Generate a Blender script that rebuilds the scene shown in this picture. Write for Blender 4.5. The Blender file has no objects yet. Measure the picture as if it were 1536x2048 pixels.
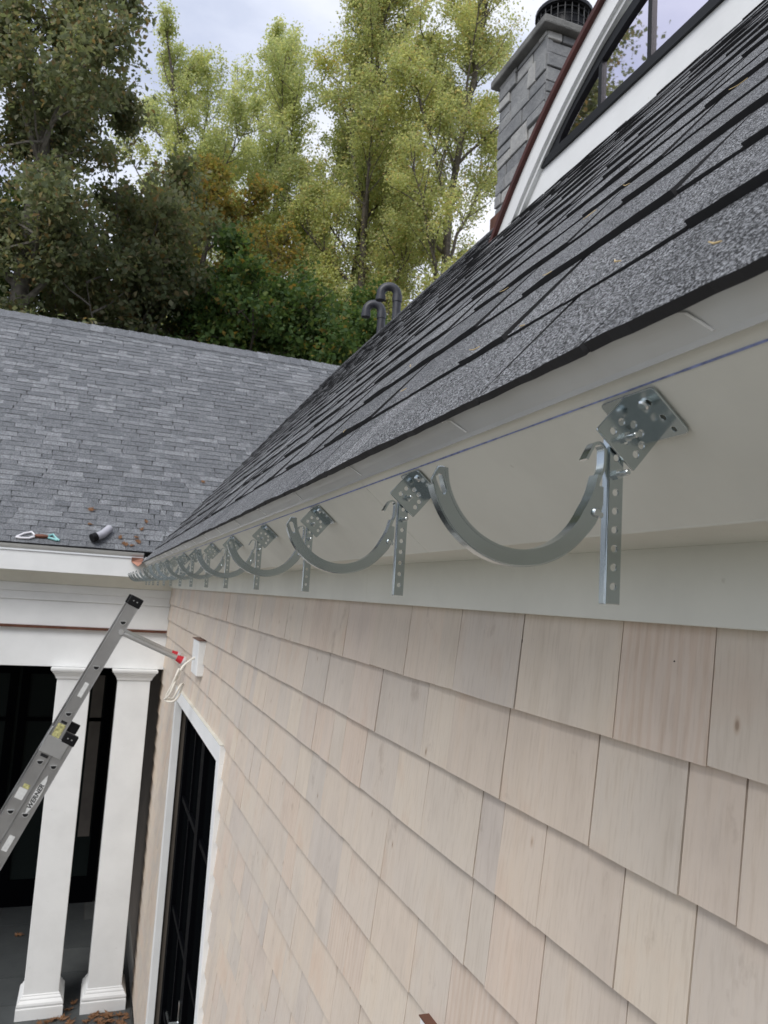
import bpy, bmesh, math, random
import numpy as np
from mathutils import Vector, Matrix
R = math.radians
S = bpy.context.scene
COL = S.collection

# ------------------------------------------------------------------ camera
r_, u_, f_ = None, None, None
yaw, pitch, roll = R(19.63664), R(6.51122), R(3.59502)
cy, sy = math.cos(yaw), math.sin(yaw)
fw = Vector((sy*math.cos(pitch), cy*math.cos(pitch), math.sin(pitch)))
rt = Vector((cy, -sy, 0)); up = rt.cross(fw)
c_, s_ = math.cos(roll), math.sin(roll)
rt2 = c_*rt + s_*up; up2 = -s_*rt + c_*up
cam = bpy.data.cameras.new('camera'); camo = bpy.data.objects.new('camera', cam); COL.objects.link(camo)
camo.matrix_world = Matrix(((rt2.x, up2.x, -fw.x, 0), (rt2.y, up2.y, -fw.y, 0), (rt2.z, up2.z, -fw.z, 0), (0, 0, 0, 1)))
cam.sensor_fit = 'VERTICAL'; cam.sensor_height = 36; cam.sensor_width = 27
cam.lens = 1553.53/2048*36
cam.clip_start = 0.02; cam.clip_end = 2000
cam.dof.use_dof = True; cam.dof.focus_distance = 1.0; cam.dof.aperture_fstop = 19
S.camera = camo
S.render.resolution_x = 768; S.render.resolution_y = 1024

# ------------------------------------------------------------------ world, sun, exposure
W = bpy.data.worlds.new('World'); S.world = W; W.use_nodes = True
nt = W.node_tree; nt.nodes.clear()
def N(t, nt=nt, **k):
    n = nt.nodes.new(t)
    for a, v in k.items(): setattr(n, a, v)
    return n
SUN_EL, SUN_AZ = R(47), R(224)        # azimuth measured clockwise from +Y
out = N('ShaderNodeOutputWorld')
sky = N('ShaderNodeTexSky', sky_type='NISHITA', sun_disc=False, sun_elevation=SUN_EL, sun_rotation=SUN_AZ)
bg1 = N('ShaderNodeBackground'); bg1.inputs[1].default_value = 0.10
nt.links.new(sky.outputs[0], bg1.inputs[0])
tc = N('ShaderNodeTexCoord'); mp = N('ShaderNodeMapping'); mp.inputs['Scale'].default_value = (1.0, 1.0, 2.2)
nt.links.new(tc.outputs['Generated'], mp.inputs[0])
n1 = N('ShaderNodeTexNoise'); n1.inputs['Scale'].default_value = 2.6; n1.inputs['Detail'].default_value = 7; n1.inputs['Roughness'].default_value = .52
nt.links.new(mp.outputs[0], n1.inputs['Vector'])
cr = N('ShaderNodeValToRGB')
e = cr.color_ramp.elements
e[0].position = .36; e[0].color = (.52, .57, .72, 1)
e[1].position = .66; e[1].color = (1.0, 1.0, 1.03, 1)
m_ = e.new(.5); m_.color = (.74, .78, .90, 1)
nt.links.new(n1.outputs[0], cr.inputs[0])
bg2 = N('ShaderNodeBackground'); bg2.inputs[1].default_value = .80
nt.links.new(cr.outputs[0], bg2.inputs[0])
mx = N('ShaderNodeMixShader'); mx.inputs[0].default_value = .88
nt.links.new(bg1.outputs[0], mx.inputs[1]); nt.links.new(bg2.outputs[0], mx.inputs[2]); nt.links.new(mx.outputs[0], out.inputs[0])
sun = bpy.data.lights.new('sun', 'SUN'); suno = bpy.data.objects.new('sun', sun); COL.objects.link(suno)
sun.energy = 1.5; sun.angle = R(30); sun.color = (1, .97, .93)
sd = Vector((math.sin(SUN_AZ)*math.cos(SUN_EL), math.cos(SUN_AZ)*math.cos(SUN_EL), math.sin(SUN_EL)))
suno.rotation_euler = sd.to_track_quat('Z', 'Y').to_euler()
S.view_settings.view_transform = 'Standard'; S.view_settings.look = 'None'
S.view_settings.exposure = 0.64; S.view_settings.gamma = 1

# ------------------------------------------------------------------ material helpers
def newmat(name):
    m = bpy.data.materials.new(name); m.use_nodes = True
    t = m.node_tree; b = t.nodes['Principled BSDF']
    return m, t, b
def ramp(t, fac, stops):
    c = t.nodes.new('ShaderNodeValToRGB'); e = c.color_ramp.elements
    e[0].position, e[0].color = stops[0][0], (*stops[0][1], 1)
    e[1].position, e[1].color = stops[-1][0], (*stops[-1][1], 1)
    for p, col in stops[1:-1]:
        x = e.new(p); x.color = (*col, 1)
    t.links.new(fac, c.inputs[0]); return c.outputs[0]
def noise(t, scale, detail=3, vec=None, rough=.5, mapscale=None):
    n = t.nodes.new('ShaderNodeTexNoise'); n.inputs['Scale'].default_value = scale
    n.inputs['Detail'].default_value = detail; n.inputs['Roughness'].default_value = rough
    if vec is None:
        tc = t.nodes.new('ShaderNodeTexCoord'); vec = tc.outputs['Object']
    if mapscale:
        m = t.nodes.new('ShaderNodeMapping'); m.inputs['Scale'].default_value = mapscale
        t.links.new(vec, m.inputs[0]); vec = m.outputs[0]
    t.links.new(vec, n.inputs['Vector']); return n.outputs[0]
def mixc(t, fac, a, b, mode='MIX'):
    m = t.nodes.new('ShaderNodeMix'); m.data_type = 'RGBA'; m.blend_type = mode
    for s, v in ((0, fac), (6, a), (7, b)):
        if hasattr(v, 'links') or hasattr(v, 'is_output'): t.links.new(v, m.inputs[s])
        else: m.inputs[s].default_value = v if s == 0 else (*v, 1)
    return m.outputs[2]
def bump(t, b, h, dist, strength=1):
    n = t.nodes.new('ShaderNodeBump'); n.inputs['Distance'].default_value = dist; n.inputs['Strength'].default_value = strength
    t.links.new(h, n.inputs['Height']); t.links.new(n.outputs[0], b.inputs['Normal'])
def island(t):
    return t.nodes.new('ShaderNodeNewGeometry').outputs['Random Per Island']
def simple(name, col, rough=.6, metal=0, var=.12, scale=8, bmp=0, spec=None):
    m, t, b = newmat(name)
    n = noise(t, scale, 5)
    lo = tuple(x*(1-var) for x in col); hi = tuple(min(1, x*(1+var)) for x in col)
    t.links.new(ramp(t, n, [(.3, lo), (.7, hi)]), b.inputs['Base Color'])
    b.inputs['Roughness'].default_value = rough; b.inputs['Metallic'].default_value = metal
    if spec is not None: b.inputs['Specular IOR Level'].default_value = spec
    if bmp: bump(t, b, noise(t, scale*12, 3), bmp)
    return m

# painted trim: white with soft dirt and brush marks
def paint(name, col, rough=.42, dirt=.10):
    m, t, b = newmat(name)
    n = noise(t, 3.5, 6, rough=.6); n2 = noise(t, 60, 3, mapscale=(1, .06, 1))
    c = ramp(t, n, [(.25, tuple(x*(1-dirt) for x in col)), (.6, col)])
    sp = ramp(t, noise(t, 45, 2), [(.74, (1, 1, 1)), (.80, (.72, .70, .66))])
    t.links.new(mixc(t, .6, c, sp, 'MULTIPLY'), b.inputs['Base Color'])
    b.inputs['Roughness'].default_value = rough
    bump(t, b, n2, .0006, .5)
    return m
M_white = paint('white_paint', (.84, .85, .845))
M_trim = paint('primed_trim_paint', (.70, .695, .62), .5, .15)
M_fascia = paint('fascia_paint', (.71, .705, .635), .5, .17)

# cedar shingles
def cedar():
    m, t, b = newmat('cedar_shingle')
    isl = island(t)
    tc = t.nodes.new('ShaderNodeTexCoord')
    off = t.nodes.new('ShaderNodeCombineXYZ')
    mu = t.nodes.new('ShaderNodeMath'); mu.operation = 'MULTIPLY'; mu.inputs[1].default_value = 37
    t.links.new(isl, mu.inputs[0])
    for i in range(3): t.links.new(mu.outputs[0], off.inputs[i])
    ad = t.nodes.new('ShaderNodeVectorMath'); ad.operation = 'ADD'
    t.links.new(tc.outputs['Object'], ad.inputs[0]); t.links.new(off.outputs[0], ad.inputs[1])
    v = ad.outputs[0]
    base = ramp(t, isl, [(0, (.60, .525, .445)), (.14, (.635, .545, .455)), (.28, (.565, .51, .45)), (.42, (.645, .565, .47)), (.56, (.56, .505, .45)), (.7, (.63, .53, .445)), (.85, (.61, .54, .46)), (1, (.585, .52, .455))])
    streak = noise(t, 22, 4, v, .6, (1, 1, .06))
    c = mixc(t, .42, base, ramp(t, streak, [(.3, (.86, .84, .81)), (.52, (1, 1, 1)), (.72, (1.0, .95, .89))]), 'MULTIPLY')
    fine = noise(t, 220, 3, v, .6, (1, 1, .03))
    c = mixc(t, .27, c, ramp(t, fine, [(.34, (.72, .67, .62)), (.5, (1, 1, 1)), (.68, (1.04, 1.02, 1.0))]), 'MULTIPLY')
    kn = t.nodes.new('ShaderNodeTexVoronoi'); kn.inputs['Scale'].default_value = 9; mk = t.nodes.new('ShaderNodeMapping'); mk.inputs['Scale'].default_value = (1, 1.6, .8); t.links.new(v, mk.inputs[0]); t.links.new(mk.outputs[0], kn.inputs['Vector'])
    c = mixc(t, .8, c, ramp(t, kn.outputs['Distance'], [(.02, (.42, .33, .27)), (.045, (.85, .78, .72)), (.075, (1, 1, 1))]), 'MULTIPLY')
    # cathedral grain on flat sawn pieces
    wv = t.nodes.new('ShaderNodeTexWave'); wv.wave_type = 'RINGS'; wv.inputs['Scale'].default_value = 9; wv.inputs['Distortion'].default_value = 5; wv.inputs['Detail'].default_value = 3; wv.inputs['Detail Scale'].default_value = 1.5
    mp = t.nodes.new('ShaderNodeMapping'); mp.inputs['Scale'].default_value = (1, 2.2, .35); t.links.new(v, mp.inputs[0]); t.links.new(mp.outputs[0], wv.inputs[0])
    fl = ramp(t, isl, [(.70, (0, 0, 0)), (.71, (.3, .3, .3)), (.75, (.3, .3, .3)), (.76, (0, 0, 0))])
    grain = ramp(t, wv.outputs[0], [(.25, (.86, .76, .68)), (.6, (1, 1, 1))])
    bw = t.nodes.new('ShaderNodeRGBToBW'); t.links.new(fl, bw.inputs[0])
    c = mixc(t, bw.outputs[0], c, grain, 'MULTIPLY')
    # blotches: pale bleached patches, pinkish patches, dark water marks
    bl = noise(t, 7, 4, v)
    c = mixc(t, .5, c, ramp(t, bl, [(.28, (.84, .84, .85)), (.48, (1, 1, 1)), (.6, (1.02, 1.01, .99)), (.72, (.97, .86, .79))]), 'MULTIPLY')
    st = noise(t, 11, 5, v, .7, (1, 1, .7))
    c = mixc(t, .5, c, ramp(t, st, [(.62, (1, 1, 1)), (.72, (.60, .55, .52))]), 'MULTIPLY')
    t.links.new(c, b.inputs['Base Color']); b.inputs['Roughness'].default_value = .75
    b.inputs['Specular IOR Level'].default_value = .25
    bump(t, b, fine, .0008, .5)
    return m
M_cedar = cedar()
M_nail = simple('nail_hole', (.03, .022, .018), .7)
M_backer = simple('wall_backer', (.10, .085, .07), .9)

# asphalt shingles with granules
def asphalt(name, tones, gran, contrast):
    m, t, b = newmat(name)
    isl = island(t)
    base = ramp(t, isl, tones)
    tc = t.nodes.new('ShaderNodeTexCoord')
    v = t.nodes.new('ShaderNodeTexVoronoi'); v.inputs['Scale'].default_value = gran
    t.links.new(tc.outputs['Object'], v.inputs['Vector'])
    bw = t.nodes.new('ShaderNodeRGBToBW'); t.links.new(v.outputs['Color'], bw.inputs[0])
    g = ramp(t, bw.outputs[0], [(.28, (.05, .05, .055)), (.44, (.38, .385, .39)), (.56, (.95, .96, .97)), (.68, (3.2, 3.22, 3.25))])
    c = mixc(t, contrast, base, g, 'MULTIPLY')
    lg = noise(t, 14, 4)
    c = mixc(t, .5, c, ramp(t, lg, [(.3, (.75, .75, .76)), (.65, (1.08, 1.08, 1.08))]), 'MULTIPLY')
    sp = ramp(t, noise(t, 30, 5, rough=.7), [(.70, (0, 0, 0)), (.82, (.35, .35, .35))])
    bw2 = t.nodes.new('ShaderNodeRGBToBW'); t.links.new(sp, bw2.inputs[0])
    c = mixc(t, bw2.outputs[0], c, (.34, .29, .23))
    t.links.new(c, b.inputs['Base Color']); b.inputs['Roughness'].default_value = .85
    b.inputs['Specular IOR Level'].default_value = .35
    bump(t, b, v.outputs['Distance'], .0016, .9)
    return m
M_asph = asphalt('asphalt_shingle', [(0, (.095, .098, .102)), (.4, (.135, .138, .142)), (.6, (.11, .113, .118)), (1, (.165, .168, .172))], 700, .92)
M_asph2 = asphalt('asphalt_shingle_wing', [(0, (.118, .124, .132)), (.3, (.150, .156, .164)), (.55, (.130, .136, .144)), (.75, (.168, .175, .183)), (1, (.205, .212, .22))], 420, .5)
M_asedge = simple('asphalt_cut_edge', (.018, .018, .02), .8, bmp=.0005)

def zinc(name, col, rough, tint=.1):
    m, t, b = newmat(name)
    n = noise(t, 12, 3); n2 = noise(t, 30, 2)
    t.links.new(ramp(t, n, [(.3, tuple(x*(1-tint) for x in col)), (.7, col)]), b.inputs['Base Color'])
    b.inputs['Metallic'].default_value = 1
    rr = ramp(t, n2, [(.3, (rough*.95,)*3), (.7, (rough*1.1,)*3)])
    t.links.new(rr, b.inputs['Roughness'])
    return m
M_zinc = zinc('zinc_plated_steel', (.56, .62, .635), .17, .16)
M_bolt = zinc('bright_zinc_bolt', (.70, .74, .75), .2)
M_drip = zinc('grey_aluminium', (.68, .69, .68), .24, .08)
M_drip.node_tree.nodes['Principled BSDF'].inputs['Metallic'].default_value = .35
M_alu = zinc('ladder_aluminium', (.55, .55, .55), .42, .14)
M_aluB = zinc('bright_aluminium', (.82, .83, .84), .35, .08)
M_copper = simple('weathered_copper', (.17, .075, .05), .42, .55, .3, 14)
M_copperd = simple('dark_copper', (.085, .025, .020), .5, .3, .25, 10)
M_blackpl = simple('black_plastic', (.008, .008, .009), .5, spec=.2)
M_darkmet = simple('black_metal', (.012, .013, .015), .45, .1, spec=.3)
M_pvc = simple('grey_plastic_pipe', (.034, .036, .045), .45, 0, .25, 14)
M_blue = simple('blue_chalk', (.22, .26, .46), .9, var=.4, scale=120)
M_reflect = simple('pale_reflection', (.78, .79, .78), .6)  # pale colour for the reflections painted on the drip edge
M_red = simple('red_rubber', (.55, .02, .035), .5)
M_whitepl = simple('white_plastic', (.78, .77, .80), .4)
M_cable = simple('cream_cable', (.74, .70, .62), .5)
M_sticker = simple('yellow_sticker', (.50, .48, .22), .4, var=.5, scale=70)
M_stickerw = simple('white_sticker', (.70, .71, .70), .35, var=.08, scale=60)
M_ink_hollow = simple('black_ink_and_hollow', (.01, .01, .012), .5)  # print, and the dark painted in place of shaded hollows
M_teal = simple('teal_plastic', (.25, .55, .55), .4)
M_greytube = simple('grey_tube', (.42, .42, .46), .5)
M_bark = simple('bark', (.10, .085, .07), .9, var=.45, scale=9, bmp=.01)
M_barkl = simple('pale_bark', (.17, .155, .135), .9, var=.4, scale=9, bmp=.01)
M_straw = simple('dry_straw', (.55, .42, .22), .8, var=.3, scale=90)

def glassmat(name, col, rough=.02, spec=.5):
    m, t, b = newmat(name)
    b.inputs['Base Color'].default_value = (*col, 1); b.inputs['Roughness'].default_value = rough
    b.inputs['Specular IOR Level'].default_value = spec
    n = noise(t, 1.6, 1); bump(t, b, n, .004, .25)
    return m
M_glassD = glassmat('dormer_glass', (.012, .013, .014), .015, 1.0)
b_ = M_glassD.node_tree.nodes['Principled BSDF']; b_.inputs['Metallic'].default_value = 1; b_.inputs['Base Color'].default_value = (.80, .76, .84, 1)
M_glassK = glassmat('dark_glass', (.003, .0035, .004), .12, 0)
M_glassP = glassmat('porch_glass', (.016, .021, .020), .15, .05)  # lighter green base colour stands in for a faint reflection
M_blackpaint = simple('black_frame_paint', (.0018, .002, .003), .6, spec=.03)
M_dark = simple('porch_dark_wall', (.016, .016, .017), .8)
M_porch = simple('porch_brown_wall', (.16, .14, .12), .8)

def stone():
    m, t, b = newmat('grey_cut_stone')
    isl = island(t)
    base = ramp(t, isl, [(0, (.17, .175, .18)), (.3, (.29, .295, .295)), (.5, (.22, .225, .23)), (.75, (.37, .37, .36)), (1, (.46, .455, .435))])
    n = noise(t, 9, 6, rough=.65)
    c = mixc(t, .7, base, ramp(t, n, [(.3, (.62, .63, .66)), (.65, (1.1, 1.1, 1.08))]), 'MULTIPLY')
    t.links.new(c, b.inputs['Base Color']); b.inputs['Roughness'].default_value = .8
    bump(t, b, noise(t, 22, 6, rough=.7), .02, .7)
    return m
M_stone = stone()
M_mortar = simple('mortar', (.07, .07, .072), .9)
M_capst = simple('cap_stone', (.16, .16, .15), .85, var=.3, scale=7, bmp=.006)

def bluestone():
    m, t, b = newmat('bluestone')
    isl = island(t)
    base = ramp(t, isl, [(0, (.060, .066, .068)), (.5, (.085, .092, .093)), (1, (.11, .115, .112))])
    c = mixc(t, .6, base, ramp(t, noise(t, 5, 6, rough=.65), [(.3, (.7, .7, .72)), (.7, (1.15, 1.15, 1.12))]), 'MULTIPLY')
    t.links.new(c, b.inputs['Base Color']); b.inputs['Roughness'].default_value = .55
    bump(t, b, noise(t, 30, 5), .004, .5)
    return m
M_blue_st = bluestone()
M_grout = simple('grout', (.13, .13, .125), .9)
M_ground = simple('sandy_soil', (.25, .24, .21), .95, var=.25, scale=.6)

def leafmat(name, tones, trans=.45):
    m, t, b = newmat(name)
    isl = island(t)
    c = ramp(t, isl, tones)
    n = noise(t, .55, 3)
    c = mixc(t, .55, c, ramp(t, n, [(.32, (.62, .66, .62)), (.66, (1.22, 1.16, 1.0))]), 'MULTIPLY')
    t.links.new(c, b.inputs['Base Color']); b.inputs['Roughness'].default_value = .55
    b.inputs['Specular IOR Level'].default_value = .3
    tr = t.nodes.new('ShaderNodeBsdfTranslucent')
    c2 = mixc(t, 1, c, (1.25, 1.2, .8), 'MULTIPLY')
    t.links.new(c2, tr.inputs[0])
    ms = t.nodes.new('ShaderNodeMixShader'); ms.inputs[0].default_value = trans
    o = t.nodes['Material Output']
    t.links.new(b.outputs[0], ms.inputs[1]); t.links.new(tr.outputs[0], ms.inputs[2]); t.links.new(ms.outputs[0], o.inputs[0])
    return m
L_light = leafmat('yellow_green_leaves', [(0, (.43, .49, .25)), (.35, (.53, .575, .31)), (.6, (.39, .46, .23)), (.8, (.59, .60, .35)), (.95, (.57, .50, .28)), (1, (.53, .39, .19))], .6)
L_light2 = leafmat('pale_green_leaves', [(0, (.42, .50, .27)), (.4, (.51, .58, .33)), (.75, (.58, .615, .37)), (1, (.58, .57, .34))], .6)
L_oak = leafmat('bronze_oak_leaves', [(0, (.15, .185, .10)), (.35, (.21, .235, .14)), (.6, (.175, .22, .13)), (.85, (.28, .28, .19)), (1, (.28, .19, .09))], .5)
L_green = leafmat('dark_green_leaves', [(0, (.060, .115, .040)), (.4, (.085, .15, .050)), (.75, (.115, .18, .062)), (.93, (.16, .20, .06)), (1, (.34, .22, .06))], .5)
L_autumn = leafmat('autumn_leaves', [(0, (.17, .19, .055)), (.3, (.26, .24, .08)), (.55, (.31, .25, .08)), (.72, (.42, .25, .065)), (.8, (.24, .25, .08)), (1, (.20, .23, .075))], .55)
L_pine = leafmat('dark_needles', [(0, (.030, .045, .03)), (1, (.055, .07, .045))], .15)
L_dry = leafmat('dry_leaf_brown', [(0, (.20, .085, .04)), (.5, (.26, .14, .075)), (1, (.16, .065, .03))], .2)

# ------------------------------------------------------------------ object helpers
def tag(o, label=None, cat=None, group=None, kind=None):
    if label: o['label'] = label
    if cat: o['category'] = cat
    if group: o['group'] = group
    if kind: o['kind'] = kind
    return o
def empty(name, loc, label, cat, group=None):
    o = bpy.data.objects.new(name, None); COL.objects.link(o); o.location = loc; o.empty_display_size = .1
    return tag(o, label, cat, group)
def link(o, parent=None, local=False):
    COL.objects.link(o)
    if parent is not None:
        o.parent = parent
        if parent.type == 'EMPTY' and not local:
            o.matrix_parent_inverse = Matrix.Translation(-Vector(parent.location))
    return o
class B:
    def __init__(s): s.v = []; s.f = []; s.m = []; s.mi = 0
    def face(s, *idx): s.f.append(tuple(idx)); s.m.append(s.mi)
    def add(s, vs, fs):
        n = len(s.v); s.v += [tuple(v) for v in vs]
        for f in fs: s.f.append(tuple(n+i for i in f)); s.m.append(s.mi)
    def box(s, x0, x1, y0, y1, z0, z1):
        s.add([(x, y, z) for z in (z0, z1) for y in (y0, y1) for x in (x0, x1)],
              [(0, 2, 3, 1), (4, 5, 7, 6), (0, 1, 5, 4), (2, 6, 7, 3), (0, 4, 6, 2), (1, 3, 7, 5)])
    def hexa(s, p): # 8 points: bottom ring 4, top ring 4
        s.add(p, [(3, 2, 1, 0), (4, 5, 6, 7), (0, 1, 5, 4), (1, 2, 6, 5), (2, 3, 7, 6), (3, 0, 4, 7)])
    def prism(s, poly, axis, a0, a1):
        n = len(poly)
        def P(p, a): return (p[0], a, p[1]) if axis == 'y' else ((a, p[0], p[1]) if axis == 'x' else (p[0], p[1], a))
        vs = [P(p, a0) for p in poly] + [P(p, a1) for p in poly]
        fs = [tuple(range(n)), tuple(range(2*n-1, n-1, -1))] + [(i, (i+1) % n, n+(i+1) % n, n+i) for i in range(n)]
        s.add(vs, fs)
    def tube(s, pts, r, n=10, cap=True):
        pts = [Vector(p) for p in pts]; rs = r if isinstance(r, (list, tuple)) else [r]*len(pts)
        k = len(s.v); ref = None
        for i, p in enumerate(pts):
            d = (pts[min(i+1, len(pts)-1)] - pts[max(i-1, 0)]).normalized()
            if ref is None:
                ref = d.orthogonal().normalized()
            ref = (ref - d*ref.dot(d)).normalized(); b = d.cross(ref)
            for j in range(n):
                a = 2*math.pi*j/n; s.v.append(tuple(p + (ref*math.cos(a) + b*math.sin(a))*rs[i]))
        for i in range(len(pts)-1):
            for j in range(n):
                s.face(k+i*n+j, k+i*n+(j+1) % n, k+(i+1)*n+(j+1) % n, k+(i+1)*n+j)
        if cap:
            s.face(*[k+j for j in range(n-1, -1, -1)]); s.face(*[k+(len(pts)-1)*n+j for j in range(n)])
    def build(s, name, mats, parent=None, local=False, smooth=False, bevel=0, seg=2, fix=True):
        me = bpy.data.meshes.new(name); me.from_pydata(s.v, [], s.f)
        for m in (mats if isinstance(mats, (list, tuple)) else [mats]): me.materials.append(m)
        me.polygons.foreach_set('material_index', s.m)
        if fix:
            bm = bmesh.new(); bm.from_mesh(me); bmesh.ops.recalc_face_normals(bm, faces=bm.faces); bm.to_mesh(me); bm.free()
        if smooth:
            me.polygons.foreach_set('use_smooth', [True]*len(me.polygons))
            try: me.set_sharp_from_angle(angle=R(40))
            except Exception: pass
        me.update()
        o = bpy.data.objects.new(name, me); link(o, parent, local)
        if bevel:
            b = o.modifiers.new('bevel', 'BEVEL'); b.width = bevel; b.segments = seg; b.limit_method = 'ANGLE'; b.angle_limit = R(35)
        return o
def plate(name, loops, thick, mat, M, parent=None, local=True, bev=.0005):
    """flat plate: first loop is the outline, the others holes; local z is the thickness; M takes it to its place"""
    cu = bpy.data.curves.new('tmp', 'CURVE'); cu.dimensions = '2D'; cu.fill_mode = 'BOTH'
    cu.extrude = max(thick/2-bev, .0001); cu.bevel_depth = bev; cu.bevel_resolution = 1; cu.offset = -bev
    for lp in loops:
        sp = cu.splines.new('POLY'); sp.points.add(len(lp)-1); sp.use_cyclic_u = True
        for p, q in zip(sp.points, lp): p.co = (q[0], q[1], 0, 1)
    t = bpy.data.objects.new('tmp', cu); COL.objects.link(t)
    dg = bpy.context.evaluated_depsgraph_get(); dg.update()
    me = bpy.data.meshes.new_from_object(t.evaluated_get(dg)); me.name = name
    bpy.data.objects.remove(t); bpy.data.curves.remove(cu)
    me.transform(M); me.materials.clear(); me.materials.append(mat)
    me.polygons.foreach_set('use_smooth', [True]*len(me.polygons))
    try: me.set_sharp_from_angle(angle=R(30))
    except Exception: pass
    o = bpy.data.objects.new(name, me); link(o, parent, local); return o
def circ(x, y, r, n=16): return [(x+r*math.cos(2*math.pi*i/n), y+r*math.sin(2*math.pi*i/n)) for i in range(n)]
def rrect(x0, x1, y0, y1, r, n=4):
    o = []
    for cx, cyy, a in ((x1-r, y1-r, 0), (x0+r, y1-r, 90), (x0+r, y0+r, 180), (x1-r, y0+r, 270)):
        for i in range(n+1):
            t = R(a+90*i/n); o.append((cx+r*math.cos(t), cyy+r*math.sin(t)))
    return o
def frame(o, ex, ey, ez):
    return Matrix(((ex[0], ey[0], ez[0], o[0]), (ex[1], ey[1], ez[1], o[1]), (ex[2], ey[2], ez[2], o[2]), (0, 0, 0, 1)))

# ------------------------------------------------------------------ dimensions (metres, eye level of the camera is z = 0)
GZ = -3.20
TS = 1.198; TH = math.atan(TS); CT, ST = math.cos(TH), math.sin(TH)
E0 = (.291, .172)                       # eave line of the main roof in x, z
RX, RZ = 2.26, E0[1] + TS*(2.26-E0[0])     # ridge
Y0, Y1 = -1.3, 6.33                      # length of the main eave
TP = 1.11; PW = math.atan(TP); WE = (6.33, .262)   # porch roof: eave y, z and slope
WRY = 8.50; WRZ = WE[1] + TP*(WRY-WE[0])
XW = .56

# ------------------------------------------------------------------ ground
g = B(); g.add([(-400, -400, GZ-.06), (400, -400, GZ-.06), (400, 400, GZ-.06), (-400, 400, GZ-.06)], [(0, 1, 2, 3)])
tag(g.build('ground', M_ground), kind='structure')
rng = random.Random(5)
g = B(); g.box(-5, .54, 6.15, 8.9, GZ-.05, GZ-.006); g.mi = 1
y = 6.16
while y < 8.85:
    h = rng.choice([.3, .45, .6]); x = -5 + rng.uniform(0, .2)
    while x < .53:
        w = rng.choice([.45, .6, .75, .9]); x1 = min(x+w, .535)
        g.box(x+.005, x1-.005, y+.005, min(y+h, 8.88)-.005, GZ-.03, GZ + rng.uniform(-.002, .002)); x += w
    y += h
tag(g.build('patio', [M_grout, M_blue_st]), kind='structure')

# ------------------------------------------------------------------ roof shingle generator
def shingles(org, ey, es, en, L, SL, exp, rng, keep, wr, teeth=.0045, base=.004, col=.045):
    """courses of laminated shingles; org + ey*along + es*upslope + en*height"""
    b = B(); org = Vector(org)
    def P(a, s, h): return org + ey*a + es*s + en*h
    k = 0; s = 0.
    while s < SL:
        a = -rng.uniform(0, .2); k = len(b.v) % 97; raised = rng.random() < .5
        while a < L:
            w = rng.uniform(*wr) * (1.25 if raised else .8); a1 = min(a+w, L)
            if keep((a+a1)/2, s) and a1 > 0:
                h = base + (teeth if raised else 0) + rng.uniform(-.0006, .0008)
                if s == 0: h = base + teeth*.6
                n = max(1, int((a1-a)/col)); gap = rng.choice([.0006, .0012, .0022, .0032])*(.55 if col > .05 else 1)
                low = rng.uniform(-.0015, .0015)*(s > 0); sk = rng.uniform(-.008, .008)
                top = min(s+exp*1.18, SL+.02)
                pr = []
                for i in range(n+1):
                    t = i/n; aa = a+gap + (a1-a-2*gap)*t
                    j = rng.uniform(-.0014, .0014) + .0010*math.sin(aa*7.3+k*2.1)
                    pr.append((P(aa, s+low+j, .0002), P(aa, s+low+j, max(.0022, h*(.93+.13*math.sin(aa*9+k*1.7+1.3*math.sin(aa*21))))), P(aa+sk, top, .0012)))
                n0 = len(b.v)
                for q in pr: b.v += [tuple(x) for x in q]
                for i in range(n):
                    i0, i1 = n0+3*i, n0+3*i+3
                    b.mi = 1; b.face(i0, i1, i1+1, i0+1)
                    b.mi = 0; b.face(i0+1, i1+1, i1+2, i0+2)
                e = n0+3*n; b.mi = 1
                b.face(n0, n0+1, n0+2); b.face(e, e+2, e+1)
            a = a1; raised = not raised if rng.random() < .8 else raised
        s += exp*rng.uniform(.985, 1.015); k += 1
    return b

# ------------------------------------------------------------------ main house
house = empty('house', (XW, 3, GZ), 'house with blotchy pale cedar shingle wall, white trim and a steep dark asphalt roof', 'house')

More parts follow.
